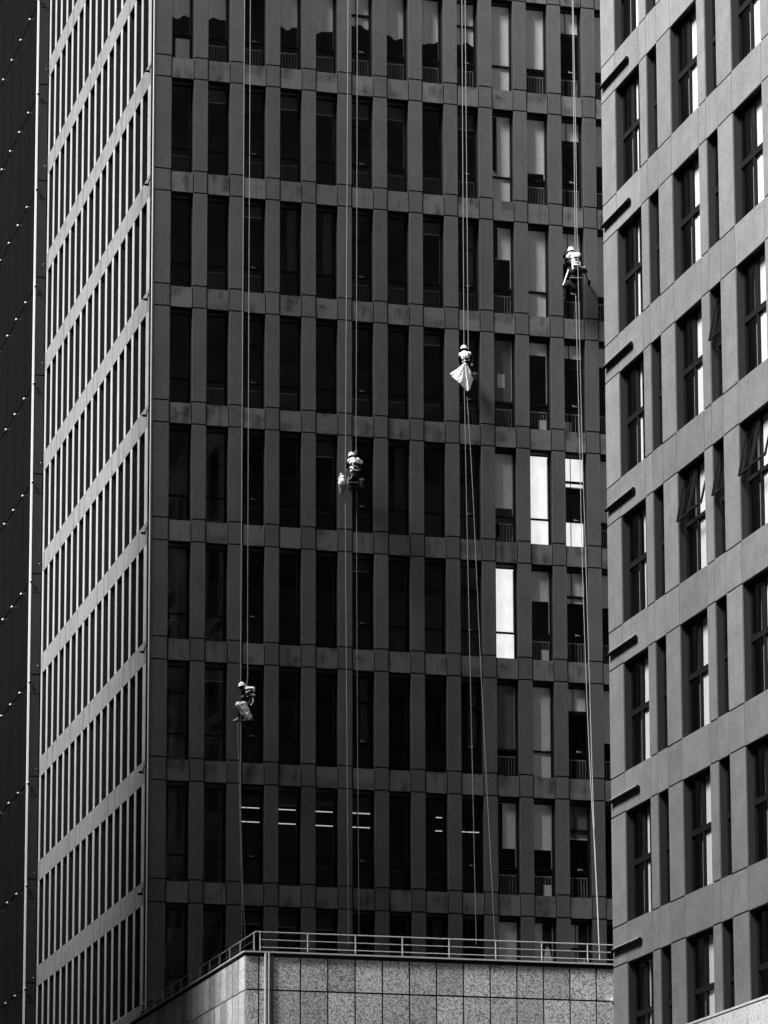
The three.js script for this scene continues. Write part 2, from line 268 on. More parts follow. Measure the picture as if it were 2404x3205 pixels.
// left face: pale vertical fins and bands in front of dark glazing
const ZL = -22.05, ZR = -0.71, FS = 1.299, KT2 = -4;
{
  const wallG = [bx(0.30, 0.45, 0, 66, ZL, ZR)];
  mesh('left_wall', merge(wallG), M.backing, tower);
  for (let r = KT2; r <= 9; r++) {
    const y = Y0 - PITCHY * r;
    mesh('band', box(ZR - ZL, HB, 0.03, (ZL + ZR) / 2 + 22.0 + 1.299 * 2 * (r + 4), r * 1.1), M.run, tower, [0.015, y - HB / 2, (ZL + ZR) / 2], -Math.PI / 2);
    mesh('band_core', box(ZR - ZL - 0.02, HB - 0.02, 0.27), M.backing, tower, [0.165, y - HB / 2, (ZL + ZR) / 2], -Math.PI / 2);
    for (let i = 0; i <= 16; i++) {
      const z0 = -22.0 + FS * i + 0.0, w = i === 16 ? 0.50 : 0.32, hp = PITCHY - HB;
      mesh('fin', box(w, hp, 0.02, (i % 5) * 0.7, ((r + 4) % 3) * 0.9), M.fin[(i + r + 8) % 2], tower, [0.011, y - HB - hp / 2, z0 + w / 2], -Math.PI / 2);
      mesh('mullion', box(w - 0.02, hp, 0.27), M.darkFrame, tower, [0.16, y - HB - hp / 2, z0 + w / 2], -Math.PI / 2);  // near-black colour adds to the shade in the gaps between fins
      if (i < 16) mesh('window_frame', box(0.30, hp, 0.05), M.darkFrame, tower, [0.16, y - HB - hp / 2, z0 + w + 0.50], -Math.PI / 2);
    }
  }
  mesh('corner_post', bx(0.08, 0.4, 0, 66, -0.69, -0.05), M.backing, tower);
  mesh('corner_trim', rod([-0.04, 0, 0.0], [-0.04, 66, 0.0], 0.024, 12), M.whiteMetal, tower);
  // bracket lamps at both ends of each band
  const armG = tube([[0.0, 0.16, 0], [-0.05, 0.12, 0.0], [-0.09, 0.0, 0], [-0.13, -0.07, 0]], 0.022, 12, 6);
  const headG = new THREE.CylinderGeometry(0.035, 0.05, 0.17, 10).rotateZ(Math.PI / 2).translate(-0.17, -0.08, 0);
  const lensG = new THREE.SphereGeometry(0.036, 10, 8).translate(-0.24, -0.085, 0);
  for (let r = KT2; r <= 9; r++) for (const z of [-0.5, -21.95]) {
    const g = new THREE.Group(); g.name = 'bracket_lamp'; g.position.set(0, Y0 - PITCHY * r - 0.4, z); if (z < -10) g.scale.setScalar(0.55); tower.add(g);
    mesh('arm', armG, M.darkMetal, g); mesh('lamp_head', headG, M.darkMetal, g);
    if (z < -10) mesh('lens', lensG, M.whiteMetal, g);
  }
  // the darker rear wing, a little proud of the left face
  mesh('wing_wall', bx(-0.405, 0.45, 0, 70, -70, ZL - 0.03), M.wing, tower);
  for (let i = 0; i < 6; i++) for (let k = -4; k < 12; k++) { const p = mesh('glass_pane', box(2.22, 4.05, 0.02), M.wing, tower, [-0.425, 54.25 - 4.13 * k - 2.06, -23.2 - 2.3 * i], -Math.PI / 2); p.rotation.x = (rnd() - 0.5) * 0.004; }
  for (let k = -4; k < 12; k++) {
    const y = 54.64 - 4.15 * k;
    mesh('wing_panel', box(0.36, 3.32, 0.03, k * 0.7, k), M.wingPanel, tower, [-0.22, y + 0.02 - 1.66 - 0.8, ZL - 0.015]);
    mesh('wing_panel', box(0.36, 0.75, 0.03, k * 0.3, k), M.wingPanel, tower, [-0.22, y - 0.38, ZL - 0.015]);
  }
  mesh('wing_trim', bx(-0.51, -0.435, 0, 70, ZL - 0.07, ZL), M.whiteMetal, tower);
  const cap = new THREE.SphereGeometry(0.05, 12, 8), hood = new THREE.CylinderGeometry(0.05, 0.04, 0.09, 10).translate(0.03, -0.05, 0);
  for (let k = -4; k < 9; k++) for (let i = 0; i < 6; i++) {
    const g = new THREE.Group(); g.name = 'facade_lamp'; g.position.set(-0.47, 54.25 - 4.13 * k, -21.95 - 2.3 * i); tower.add(g);
    mesh('lamp_cap', cap, M.lampCap, g); mesh('lamp_hood', hood, M.darkMetal, g);
  }
}

// ---------------------------------------------------------------- the near building on the right (its face looks left)
const RX = 8.23, RZ = 24.42, RY = 42.26, RB = 1.105, RTOP = 46.6;
const near = thing('plastered_building', 'pale grey panelled building with tall deep windows on the right', 'building', [RX, 0, RZ]);
near.rotation.y = -Math.PI / 2;                                 // its own x runs along the face towards the viewer, its own z points left
{
  const D = 0.25, PER = 4.67, NP = 6, RR = 7;
  const cols = [];                                              // [x0, x1, kind]
  for (let p = 0; p < NP; p++) { const o = 1.2 + PER * p; cols.push([o, o + 2.13, 'wide'], [o + 2.71, o + 3.58, 'narrow']); }
  const L = 1.2 + PER * NP, solids = []; let x = 0;
  for (const [a, b] of cols) { solids.push([x, a]); x = b; }
  solids.push([x, L + 3]);
  const LEN = L + 3;
  const bandY = r => RY - PITCHY * r;
  // core
  const core = [];
  for (const [a, b] of solids) core.push(bx(a, b, 0, RTOP, -D - 0.1, -0.035));
  for (let r = -1; r <= RR; r++) for (const [a, b] of cols) core.push(bx(a, b, bandY(r) - RB + 0.02, r < 0 ? RTOP : bandY(r) - 0.03, -D - 0.1, -0.045));
  mesh('wall', merge(core), M.jamb, near);
  mesh('end_wall', bx(0.0, 0.3, 0, RTOP, -24, -0.4), M.plaster[1], near);
  mesh('rear_wall', bx(0, LEN, 0, RTOP, -24.3, -24), M.plaster[1], near);
  mesh('side_wall', bx(LEN, LEN + 0.3, 0, RTOP, -24.3, 0), M.plaster[1], near);
  mesh('roof', bx(0, LEN + 0.3, RTOP, RTOP + 0.3, -24.3, 0), M.plaster[1], near);
  mesh('room_wall', bx(0.3, LEN, 0, RTOP - 0.1, -3.4, -3.2), M.room, near);
  for (let r = -1; r <= RR; r++) mesh('floor_slab', bx(0.3, LEN, bandY(r) - RB, bandY(r) - 0.3, -3.2, -D - 0.11), M.room, near);
  // cladding
  const pick = a => a[Math.floor(rnd() * a.length)], uv = () => [Math.floor(rnd() * 6) * 0.45, Math.floor(rnd() * 6) * 0.48];
  for (let r = -1; r <= RR; r++) {
    const y = bandY(r), hp = PITCHY - RB;
    for (const [a, b] of solids) {
      const j = 0.021;
      mesh('pier_panel', box(b - a, hp - 2 * j, 0.035, ...uv()), pick(M.plaster), near, [(a + b) / 2, y - RB - hp / 2, -0.0175]);
      mesh('band_panel', box(b - a - 0.026, RB - 2 * j, 0.035, ...uv()), pick(M.plaster), near, [(a + b) / 2, y - RB / 2, -0.0175]);
    }
    for (const [a, b] of cols) mesh('spandrel_panel', box(b - a - 0.026, RB - j2(), 0.05, ...uv()), pick(M.plaster), near, [(a + b) / 2, y - RB / 2, -0.025]);
  }
  function j2() { return 0.004; }
  // windows
  const OH = PITCHY - RB;
  const sashPane = (w, h) => new THREE.PlaneGeometry(w, h);
  function sash(w, h) { const t = 0.05; return merge([bx(0, t, -h, 0, -0.025, 0.025), bx(w - t, w, -h, 0, -0.025, 0.025), bx(t, w - t, -t, 0, -0.025, 0.025), bx(t, w - t, -h, -h + t, -0.025, 0.025)]); }
  const openAt = { '3,1,wide': 1, '3,1,narrow': 1, '3,2,wide': 1, '2,1,narrow': 1 };
  for (let r = -1; r < RR; r++) cols.forEach(([a, b, kind], ci) => {
    const p = ci >> 1, w = b - a, ys = bandY(r + 1), g = new THREE.Group(); g.name = kind === 'wide' ? 'window' : 'narrow_window'; g.position.set(a, ys, -D); near.add(g);
    const tr = OH * 0.52, open = openAt[`${r},${p},${kind}`];
    const f = [bx(0, 0.06, 0, OH, -0.04, 0.04), bx(w - 0.06, w, 0, OH, -0.04, 0.04), bx(0.06, w - 0.06, 0, 0.06, -0.04, 0.04), bx(0.06, w - 0.06, OH - 0.06, OH, -0.04, 0.04), bx(0.06, w - 0.06, tr - 0.05, tr + 0.05, -0.035, 0.05)];
    const mid = 0.45 * w;
    if (kind === 'wide') f.push(bx(mid - 0.05, mid + 0.05, 0.06, tr - 0.05, -0.035, 0.04), bx(mid - 0.05, mid + 0.05, tr + 0.05, OH - 0.06, -0.035, 0.04));
    mesh('frame', merge(f), M.darkFrame, g);
    const lights = kind === 'wide' ? [[0.06, mid - 0.05], [mid + 0.05, w - 0.06]] : [[0.06, w - 0.06]];
    lights.forEach(([x0, x1], li) => {
      mesh('pane', sashPane(x1 - x0, tr - 0.11).translate((x0 + x1) / 2, tr / 2, 0), M.glass, g);
      const s = mesh('sash', sash(x1 - x0, OH - tr - 0.11), M.darkFrame, g, [x0, OH - 0.06, 0.03]);
      const pn = mesh('pane', sashPane(x1 - x0 - 0.08, OH - tr - 0.19).translate((x1 - x0) / 2, -(OH - tr - 0.11) / 2, 0), M.glass, g, [x0, OH - 0.06, 0.03]);
      if (open) { s.rotation.x = pn.rotation.x = -0.2 - 0.03 * li; }
      mesh('frame_edge', bx(x1 - 0.045, x1 - 0.02, 0.08, tr - 0.3, 0.01, 0.035), M.midFrame, g);
    });
    if (kind === 'wide') {
      // white sheet in the nearer half and slim strips stand in for reflected sky
      if (p > 0 || r === 4) mesh('curtain', wavySheet(w - mid - 0.12, OH - 0.16, 0, 0.0, p).translate((w + mid) / 2, OH / 2, -0.03), M.curtain, g);
      else mesh('curtain', wavySheet(0.16, OH - 0.3, 0, 0.06, r * 2.1).translate(mid + 0.2 + 0.1 * Math.sin(r * 5), OH / 2, -0.03), M.curtain, g);
      mesh('curtain', wavySheet(0.07, tr - 0.35, 0, 0.0, r).translate(mid - 0.19, tr / 2 - 0.1, -0.03), M.curtain, g);
      mesh('curtain', wavySheet(0.035, tr - 0.5, 0, 0.0, r).translate(mid - 0.09, tr / 2 - 0.15, -0.03), M.curtain, g);
      mesh('blind', wavySheet(0.34, OH - tr - 0.3, 0, 0, r + p).translate(0.55, OH - (OH - tr) / 2 - 0.05, -0.12), M.blindGrey, g);
    } else mesh('frame_strip', bx(w - 0.10, w - 0.07, 0.1, OH - 0.3, 0.03, 0.055), M.railDark, g);
  });
  // long tube lamps fixed across the end pier, one at each band
  for (let r = 0; r <= RR; r++) {
    const g = new THREE.Group(); g.name = 'tube_lamp'; g.position.set(0.16, bandY(r) - 0.66, 0.072); near.add(g);
    mesh('lamp_tube', rod([0, 0, 0], [2.3, 0, 0], 0.055, 14), M.darkMetal, g); mesh('top_highlight', bx(0.02, 2.28, 0.042, 0.062, -0.045, 0.02), M.whiteMetal, g);  // pale strip paints the lit upper edge onto the dark tube
    mesh('lamp_cap', rod([-0.03, 0, 0], [0.02, 0, 0], 0.058, 12), M.darkMetal, g); mesh('lamp_cap', rod([2.28, 0, 0], [2.34, 0, 0], 0.058, 12), M.darkMetal, g);
    for (const xx of [0.5, 1.9]) mesh('bracket', bx(xx - 0.03, xx + 0.03, -0.03, 0.03, -0.08, -0.03), M.darkMetal, g);
  }
}
// speckled pale base in front of the near building
{
  const X = 7.6, base = thing('base_wall', 'pale speckled granite wall at the foot of the near building, lower right corner', 'wall', [X, 0, 0]);
  mesh('wall', bx(0.04, 0.6, 0, 13.38, 24.6, 60), M.jamb, base);
  mesh('coping', bx(-0.02, 0.6, 13.382, 13.44, 24.6, 60), M.granitePale[0], base);
  for (let i = -8; i < 20; i++) for (let j = 0; j < 2; j++) mesh('panel', box(1.11, 1.18, 0.04, i * 0.37 % 1.9, j), M.granitePale[(i + j + 10) % 2], base, [0.02, 12.78 - 1.2 * j, 33.65 + 1.12 * i], -Math.PI / 2);
}

// ---------------------------------------------------------------- granite podium in front of the tower
const PZ = 18, PX = -0.754, PY = 17.03;
const podium = thing('granite_podium', 'low speckled granite block in front of the tower, with a stone ledge', 'building', [PX, 0, PZ]);
{
  const X = x => x - PX;
  mesh('wall', bx(0.05, 16, 0, PY - 0.042, -17, -0.05), M.jamb, podium);
  mesh('side_wall', bx(0.05, 0.72, 0, PY - 0.042, -30, -17.002), M.jamb, podium);
  mesh('ledge', bx(-0.06, 0.72, PY - 0.04, PY, -30, -17.002), M.whiteMetal, podium);
  mesh('ledge', bx(-0.06, 16, PY - 0.04, PY, -17, 0.07), M.whiteMetal, podium);
  mesh('roof_deck', bx(0.1, 15.9, PY + 0.002, PY + 0.02, -17, -0.6), M.asphalt, podium);
  const jx = [0.059]; for (let i = 0; i < 18; i++) jx.push(0.882 + 0.8175 * i);
  const rows = [[PY - 0.13, 15.915], [15.915, 14.70], [14.70, 13.48], [13.48, 12.2]];  // top row stops short: dark core strip gives the shadow under the ledge
  rows.forEach(([yt, yb], j) => {
    const cells = [[PX, -0.352], [-0.352, 0.059]]; for (let i = 0; i < jx.length - 1; i++) cells.push([jx[i], jx[i + 1]]);
    cells.forEach(([a, b], i) => { mesh('panel', box(b - a - 0.048, yt - yb - 0.05, 0.05, (i * 0.63 + j * 0.31) % 1.9, (i * 0.41 + j * 0.77) % 1.9), M.granite[(i * 7 + j * 3) % 4], podium, [X((a + b) / 2), (yt + yb) / 2, -0.025]); });
  });
  // left flank, narrower looking slabs with dark runs
  const rowsL = [[PY - 0.11, 15.9], [15.9, 14.7], [14.7, 13.5]];  // gap at the top shows dark core as the ledge shadow
  rowsL.forEach(([yt, yb], j) => { for (let i = 0; i < 30; i++) mesh('panel', box(0.745, yt - yb - 0.04, 0.05, (i * 1.7) % 2.6, j * 1.1), M.graniteStreak[(i * 3 + j + (i < 3 ? 3 - i : 0)) % 5], podium, [0.025, (yt + yb) / 2, -0.46 - 0.8 * i], -Math.PI / 2); });
  mesh('downpipe', rod([X(-0.165), 8, 0.05], [X(-0.165), PY - 0.05, 0.05], 0.036, 14), M.whiteMetal, podium);
  mesh('downpipe', rod([X(-0.065), 8, 0.05], [X(-0.065), PY - 0.05, 0.05], 0.028, 14), M.whiteMetal, podium);
  mesh('conduit', rod([X(0.03), 8, 0.03], [X(0.03), PY - 0.08, 0.03], 0.03, 10), M.railDark, podium);
  mesh('pipe_end', rod([11.13, 15.95, 0.0], [11.13, 15.95, 0.14], 0.07, 12), M.whiteMetal, podium);
}
{
  const rail = thing('roof_railing', 'thin metal guard railing along the podium roof edge', 'railing', [-0.33, PY, PZ - 0.5]);
  const h = 0.645, RM = grey(0.32, { roughness: 0.45 }), X1 = 14.2, ZB = -24;
  mesh('top_rail', merge([rod([0, h, 0], [X1, h, 0], 0.017), rod([0, h, 0], [0, h, ZB], 0.017), new THREE.SphereGeometry(0.024, 10, 8).translate(0, h, 0)]), RM, rail);
  for (const y of [0.42, 0.2]) { mesh('rail', rod([0.12, y, 0], [X1, y, 0], 0.012), M.greyMetal, rail); mesh('rail', rod([0, y, -0.1], [0, y, ZB], 0.011), M.railDark, rail); }
  const postG = merge([rod([0, 0.12, 0], [0, h, 0], 0.02), rod([0, -0.02, 0], [0, 0.12, 0], 0.012)]);
  for (const x of [-0.05, 0.13, 1.55, 2.985, 4.407, 5.833, 7.259, 8.684, 10.11, 11.53, 12.96]) mesh('post', postG, RM, rail, [x + 0.0, 0, 0.0]);
  for (let i = 0; i < 16; i++) mesh('post', postG, RM, rail, [0, 0, -2.0 - 1.4 * i]);
}

// ---------------------------------------------------------------- unseen blocks, added and sized to grade the sunlight on the facades
function block(name, label, x0, x1, z0, z1, h, plain) {
  const g = thing(name, label, 'building', [(x0 + x1) / 2, 0, (z0 + z1) / 2]), w = x1 - x0, d = z1 - z0;
  mesh('wall', bx(-w / 2, w / 2, 0, h, -d / 2, d / 2), M.block, g);
  if (!plain) for (let y = 3; y < h - 1.5; y += 4) mesh('window_band', bx(-w / 2 - 0.06, w / 2 + 0.06, y, y + 1.8, -d / 2 - 0.06, d / 2 + 0.06), M.blockGlass, g);
  mesh('roof', bx(-w / 2 - 0.2, w / 2 + 0.2, h, h + 0.6, -d / 2 - 0.2, d / 2 + 0.2), M.block, g);
}
block('added_street_block', 'long added shade block across the street on the left, outside the picture', -52, -28, -60, 23, 60);
block('added_far_block', 'tall added block further down the street for the dark wing to mirror, outside the picture', -55, -28, -260, -62, 150, true);
block('added_low_block', 'low added block leaving a sun gap across the street, outside the picture', -52, -28, 23.5, 33, 36);
block('added_corner_block', 'added shade block across the street nearer to the viewer, outside the picture', -52, -28, 33.5, 49, 74);
block('added_rear_corner_block', 'lower added shade block beyond the corner one across the street, outside the picture', -52, -28, 49.5, 85, 56);
block('added_slim_block', 'slim added shade block on the near side of the street, outside the picture', -25, -13.5, 6, 10, 59);
block('added_slim_tower', 'slim taller added shade tower on the near side of the street, outside the picture', -25, -13.5, 10.5, 18.5, 83);
block('added_rear_block', 'added block behind the viewer closing off the low sky, outside the picture', -60, 70, 150, 175, 55);

// ---------------------------------------------------------------- the rope workers
const noise = new ImprovedNoise();
// closed smooth skin round tapered capsules [a, b, ra, rb] (surface nets over the smooth union of their distances)
function skin(caps, cell, k = 0.03, wrinkle = 0) {
  const lo = v3(1e9, 1e9, 1e9), hi = v3(-1e9, -1e9, -1e9);
  for (const [a, b, ra, rb] of caps) for (const [p, r] of [[a, ra], [b, rb]]) { lo.min(v3(p.x - r, p.y - r, p.z - r)); hi.max(v3(p.x + r, p.y + r, p.z + r)); }
  lo.subScalar(cell * 2.5 + wrinkle); hi.addScalar(cell * 2.5 + wrinkle);
  const n = [0, 1, 2].map(i => Math.ceil((hi.getComponent(i) - lo.getComponent(i)) / cell) + 1), [nx, ny, nz] = n, f = new Float32Array(nx * ny * nz).fill(1);
  for (const [a, b, ra, rb] of caps) {
    const bxx = b.x - a.x, by = b.y - a.y, bz = b.z - a.z, L2 = bxx * bxx + by * by + bz * bz + 1e-12, R = Math.max(ra, rb) + k + cell * 3;
    const i0 = Math.max(0, Math.floor((Math.min(a.x, b.x) - R - lo.x) / cell)), i1 = Math.min(nx - 1, Math.ceil((Math.max(a.x, b.x) + R - lo.x) / cell));
    const j0 = Math.max(0, Math.floor((Math.min(a.y, b.y) - R - lo.y) / cell)), j1 = Math.min(ny - 1, Math.ceil((Math.max(a.y, b.y) + R - lo.y) / cell));
    const k0 = Math.max(0, Math.floor((Math.min(a.z, b.z) - R - lo.z) / cell)), k1 = Math.min(nz - 1, Math.ceil((Math.max(a.z, b.z) + R - lo.z) / cell));
    for (let kk = k0; kk <= k1; kk++) for (let j = j0; j <= j1; j++) for (let i = i0; i <= i1; i++) {
      const px = lo.x + i * cell - a.x, py = lo.y + j * cell - a.y, pz = lo.z + kk * cell - a.z;
      const t = Math.min(1, Math.max(0, (px * bxx + py * by + pz * bz) / L2)), d = Math.hypot(px - t * bxx, py - t * by, pz - t * bz) - (ra + (rb - ra) * t);
      const q = (kk * ny + j) * nx + i, e = f[q], h = Math.max(k - Math.abs(d - e), 0) / k; f[q] = Math.min(d, e) - h * h * k * 0.25;
    }
  }
  if (wrinkle) for (let kk = 0; kk < nz; kk++) for (let j = 0; j < ny; j++) for (let i = 0; i < nx; i++) { const x = lo.x + i * cell, y = lo.y + j * cell, z = lo.z + kk * cell; f[(kk * ny + j) * nx + i] += wrinkle * (noise.noise(x * 14, y * 7, z * 14) + 0.5 * noise.noise(x * 30, y * 18, z * 30)); }
  const pos = [], idx = [], id = new Int32Array(nx * ny * nz).fill(-1), at3 = (i, j, q) => (q * ny + j) * nx + i;
  for (let q = 0; q < nz - 1; q++) for (let j = 0; j < ny - 1; j++) for (let i = 0; i < nx - 1; i++) {
    let cx = 0, cy = 0, cz = 0, c = 0; const val = []; for (let m = 0; m < 8; m++) val.push(f[at3(i + (m & 1), j + (m >> 1 & 1), q + (m >> 2))]);
    for (let m = 0; m < 8; m++) for (const e of [1, 2, 4]) if (!(m & e)) { const a = val[m], b = val[m | e]; if ((a < 0) !== (b < 0)) { const t = a / (a - b); cx += (m & 1) + (e === 1 ? t : 0); cy += (m >> 1 & 1) + (e === 2 ? t : 0); cz += (m >> 2) + (e === 4 ? t : 0); c++; } }
    if (c) { id[at3(i, j, q)] = pos.length / 3; pos.push(lo.x + (i + cx / c) * cell, lo.y + (j + cy / c) * cell, lo.z + (q + cz / c) * cell); }
  }
  const quad = (a, b, c, d, flip) => { if (a < 0 || b < 0 || c < 0 || d < 0) return; flip ? idx.push(a, c, b, a, d, c) : idx.push(a, b, c, a, c, d); };
  for (let q = 1; q < nz - 1; q++) for (let j = 1; j < ny - 1; j++) for (let i = 1; i < nx - 1; i++) {
    const s = f[at3(i, j, q)] < 0;
    if (s !== f[at3(i + 1, j, q)] < 0) quad(id[at3(i, j - 1, q - 1)], id[at3(i, j, q - 1)], id[at3(i, j, q)], id[at3(i, j - 1, q)], !s);
    if (s !== f[at3(i, j + 1, q)] < 0) quad(id[at3(i - 1, j, q - 1)], id[at3(i - 1, j, q)], id[at3(i, j, q)], id[at3(i, j, q - 1)], !s);
    if (s !== f[at3(i, j, q + 1)] < 0) quad(id[at3(i - 1, j - 1, q)], id[at3(i, j - 1, q)], id[at3(i, j, q)], id[at3(i - 1, j, q)], !s);
  }
  const g = new THREE.BufferGeometry(); g.setAttribute('position', new THREE.Float32BufferAttribute(pos, 3)); g.setIndex(idx); g.computeVertexNormals();
  g.setAttribute('uv', new THREE.Float32BufferAttribute(new Float32Array(pos.length / 3 * 2), 2)); return g;
}
function keep(g, fn) { const p = g.attributes.position, ix = g.index.array, out = []; for (let i = 0; i < ix.length; i += 3) { let x = 0, y = 0, z = 0; for (let m = 0; m < 3; m++) { x += p.getX(ix[i + m]) / 3; y += p.getY(ix[i + m]) / 3; z += p.getZ(ix[i + m]) / 3; } if (fn(x, y, z)) out.push(ix[i], ix[i + 1], ix[i + 2]); } g.setIndex(out); return g; }
const cap = (a, b, ra, rb = ra) => [a, b, ra, rb];
// palm, four fingers of different lengths bent at the knuckles, thumb from the side of the palm; dir = where the hand points, pn = out of the back of the hand
function handCaps(wr, dir, pn, s, thumbSide, curl) {
  const d = dir.clone().normalize(), n = pn.clone().addScaledVector(d, -pn.dot(d)).normalize(), sd = v3().crossVectors(d, n), c = [];
  const P = (a, b, e) => wr.clone().addScaledVector(d, a * s).addScaledVector(sd, b * s).addScaledVector(n, e * s);
  for (const b of [-0.026, -0.009, 0.009, 0.026]) c.push(cap(P(0, b * 0.6, 0), P(0.085, b, 0), 0.014 * s, 0.0125 * s));
  [[-0.030, 0.062], [-0.0105, 0.078], [0.0105, 0.084], [0.030, 0.074]].forEach(([b, l]) => {
    let p = P(0.088, b, 0), a = 0; for (let m = 0; m < 3; m++) { a += curl; const len = l * [0.45, 0.32, 0.23][m] * s, q = p.clone().addScaledVector(d, Math.cos(a) * len).addScaledVector(n, -Math.sin(a) * len).addScaledVector(sd, b * 0.12 * len); c.push(cap(p, q, (0.0092 - m * 0.0008) * s, (0.0086 - m * 0.0009) * s)); p = q; }
  });
  const t0 = P(0.02, thumbSide * 0.026, -0.004), t1 = P(0.055, thumbSide * 0.055, -0.014), t2 = P(0.085, thumbSide * 0.058, -0.03);
  c.push(cap(t0, t1, 0.013 * s, 0.0105 * s), cap(t1, t2, 0.0102 * s, 0.0088 * s)); return c;
}
const SC = 0.9;
M.darkCloth = grey(0.012, { roughness: 0.95 }); M.skin = grey(0.18, { roughness: 0.6 }); M.vest = grey(0.9, { roughness: 0.8 }); M.helmet = grey(0.92, { roughness: 0.3 });
M.reflect = grey(0.92, { roughness: 0.6 }); M.strap = grey(0.01, { roughness: 0.8 }); M.bagWhite = grey(0.88, { roughness: 0.9, side: THREE.DoubleSide }); M.bagGrey = grey(0.16, { roughness: 0.9, side: THREE.DoubleSide }); M.boot = grey(0.01, { roughness: 0.6 }); M.shoe = grey(0.3, { roughness: 0.7 }); M.hair = grey(0.01, { roughness: 0.8 }); M.bucket = grey(0.05, { roughness: 0.5, side: THREE.DoubleSide }); M.bucketRim = grey(0.4, { roughness: 0.5 });

function person(o) {
  // J: joints in the zoomed picture of this worker, with their distance from the wall; kept in a frame at the seat
  const j = {}; for (const [n, [x, y, z]] of Object.entries(o.J)) j[n] = at(o.crop[0] + x / 10.369, o.crop[1] + y / 10.369, 'z', z);
  const base = j.pelvis.clone().add(v3(0, -0.12, 0)); for (const n in j) j[n].sub(base);
  const t = thing('person', o.label, 'person', base.toArray());
  const torso = [cap(j.pelvis, j.waist, 0.135, 0.12), cap(j.waist, j.chest, 0.12, 0.135), cap(j.chest, j.neck.clone().lerp(j.chest, 0.3), 0.135, 0.09), cap(j.shL, j.shR, 0.068, 0.068)];
  const head = [cap(j.neck, j.head, 0.048, 0.055), cap(j.head, j.head.clone().add(v3(0, 0.05, 0.0)), 0.082, 0.086), cap(j.head.clone().addScaledVector(o.face, 0.03), j.head.clone().addScaledVector(o.face, 0.045).add(v3(0, -0.06, 0)), 0.062, 0.045)];
  head.push(cap(j.head.clone().addScaledVector(o.face, 0.08), j.head.clone().addScaledVector(o.face, 0.106).add(v3(0, -0.02, 0)), 0.012, 0.015));   // nose
  const side = v3().crossVectors(o.face, v3(0, 1, 0)).normalize();
  for (const s of [-1, 1]) head.push(cap(j.head.clone().addScaledVector(side, s * 0.082).add(v3(0, 0.015, 0)), j.head.clone().addScaledVector(side, s * 0.084).add(v3(0, -0.02, 0)), 0.018, 0.012));
  for (const s of [-1, 1]) head.push(cap(j.head.clone().addScaledVector(o.face, 0.075).addScaledVector(side, s * 0.032).add(v3(0, 0.01, 0)), j.head.clone().addScaledVector(o.face, 0.076).addScaledVector(side, s * 0.036).add(v3(0, 0.008, 0)), 0.013, 0.012));
  head.push(cap(j.head.clone().addScaledVector(o.face, 0.086).addScaledVector(side, -0.02).add(v3(0, -0.06, 0)), j.head.clone().addScaledVector(o.face, 0.086).addScaledVector(side, 0.02).add(v3(0, -0.06, 0)), 0.009));
  const limbs = [];
  for (const s of ['L', 'R']) {
    limbs.push(cap(j['sh' + s], j['el' + s], 0.058, 0.046), cap(j['el' + s], j['ha' + s], 0.045, 0.032));
    limbs.push(cap(j['hip' + s], j['kn' + s], 0.092, 0.066), cap(j['kn' + s], j['ft' + s], 0.064, 0.042));
    const toe = j['ft' + s].clone().add(o.toe ? v3(...o.toe) : v3(0, -0.03, -0.13));
    limbs.push(cap(j['ft' + s], toe, 0.044, 0.036));
  }
  mesh('body', skin([...torso, ...head, ...limbs], 0.0125, 0.035, 0.004), M.darkCloth, t);
  for (const s of ['L', 'R']) {
    const d = j['ha' + s].clone().sub(j['el' + s]);
    mesh('hand', skin(handCaps(j['ha' + s].clone().addScaledVector(d.clone().normalize(), -0.01), d, v3(0, 0.3, 1), SC, s === 'L' ? 1 : -1, 0.4), 0.0042, 0.006), s === 'R' && o.glove ? M.reflect : M.skin, t);
    const toe = j['ft' + s].clone().add(o.toe ? v3(...o.toe) : v3(0, -0.03, -0.13));
    mesh('boot', skin([cap(j['ft' + s].clone().add(v3(0, 0.06, 0.01)), j['ft' + s], 0.05, 0.052), cap(j['ft' + s], toe, 0.052, 0.044)], 0.012, 0.02), s === 'L' && o.paleShoe ? M.shoe : M.boot, t);
  }
  // helmet: dome with a short brim
  const up = o.tilt.clone().normalize(), hp = []; for (let i = 0; i <= 10; i++) { const a = i / 10 * Math.PI / 2; hp.push(new THREE.Vector2(0.112 * Math.cos(a) + 0.0001, 0.118 * Math.sin(a))); }
  hp.unshift(new THREE.Vector2(0.108, -0.015), new THREE.Vector2(0.132, -0.022), new THREE.Vector2(0.13, -0.01), new THREE.Vector2(0.114, 0));
  const hq = new THREE.Quaternion().setFromUnitVectors(v3(0, 1, 0), up), hg = new THREE.LatheGeometry(hp, 28).scale(1, 1, 1.12).applyQuaternion(hq);
  const hm = mesh('helmet', hg, M.helmet, t, j.head.clone().add(v3(0, 0.03, 0)).toArray());
  mesh('hair', skin([cap(j.head.clone().add(v3(0, 0.02, 0)).addScaledVector(o.face, -0.02), j.head.clone().addScaledVector(o.face, -0.03).add(v3(0, -0.04, 0)), 0.09, 0.07)], 0.012, 0.02), M.hair, t);
  // vest: the torso's own shape, a little larger, cut at the hem
  const big = [cap(j.hipL, j.hipR, 0.135), ...torso.map(([a, b, ra, rb]) => cap(a, b, ra + 0.016, rb + 0.016)), ...(o.sleeves || []).map(s => cap(j['sh' + s], j['sh' + s].clone().lerp(j['el' + s], 0.7), 0.078, 0.07))];
  const axis = j.chest.clone().sub(j.pelvis).normalize(), along = (x, y, z) => (x - j.pelvis.x) * axis.x + (y - j.pelvis.y) * axis.y + (z - j.pelvis.z) * axis.z;
  const all = skin(big, 0.011, 0.035, 0.006), L = j.neck.clone().sub(j.pelvis).dot(axis);
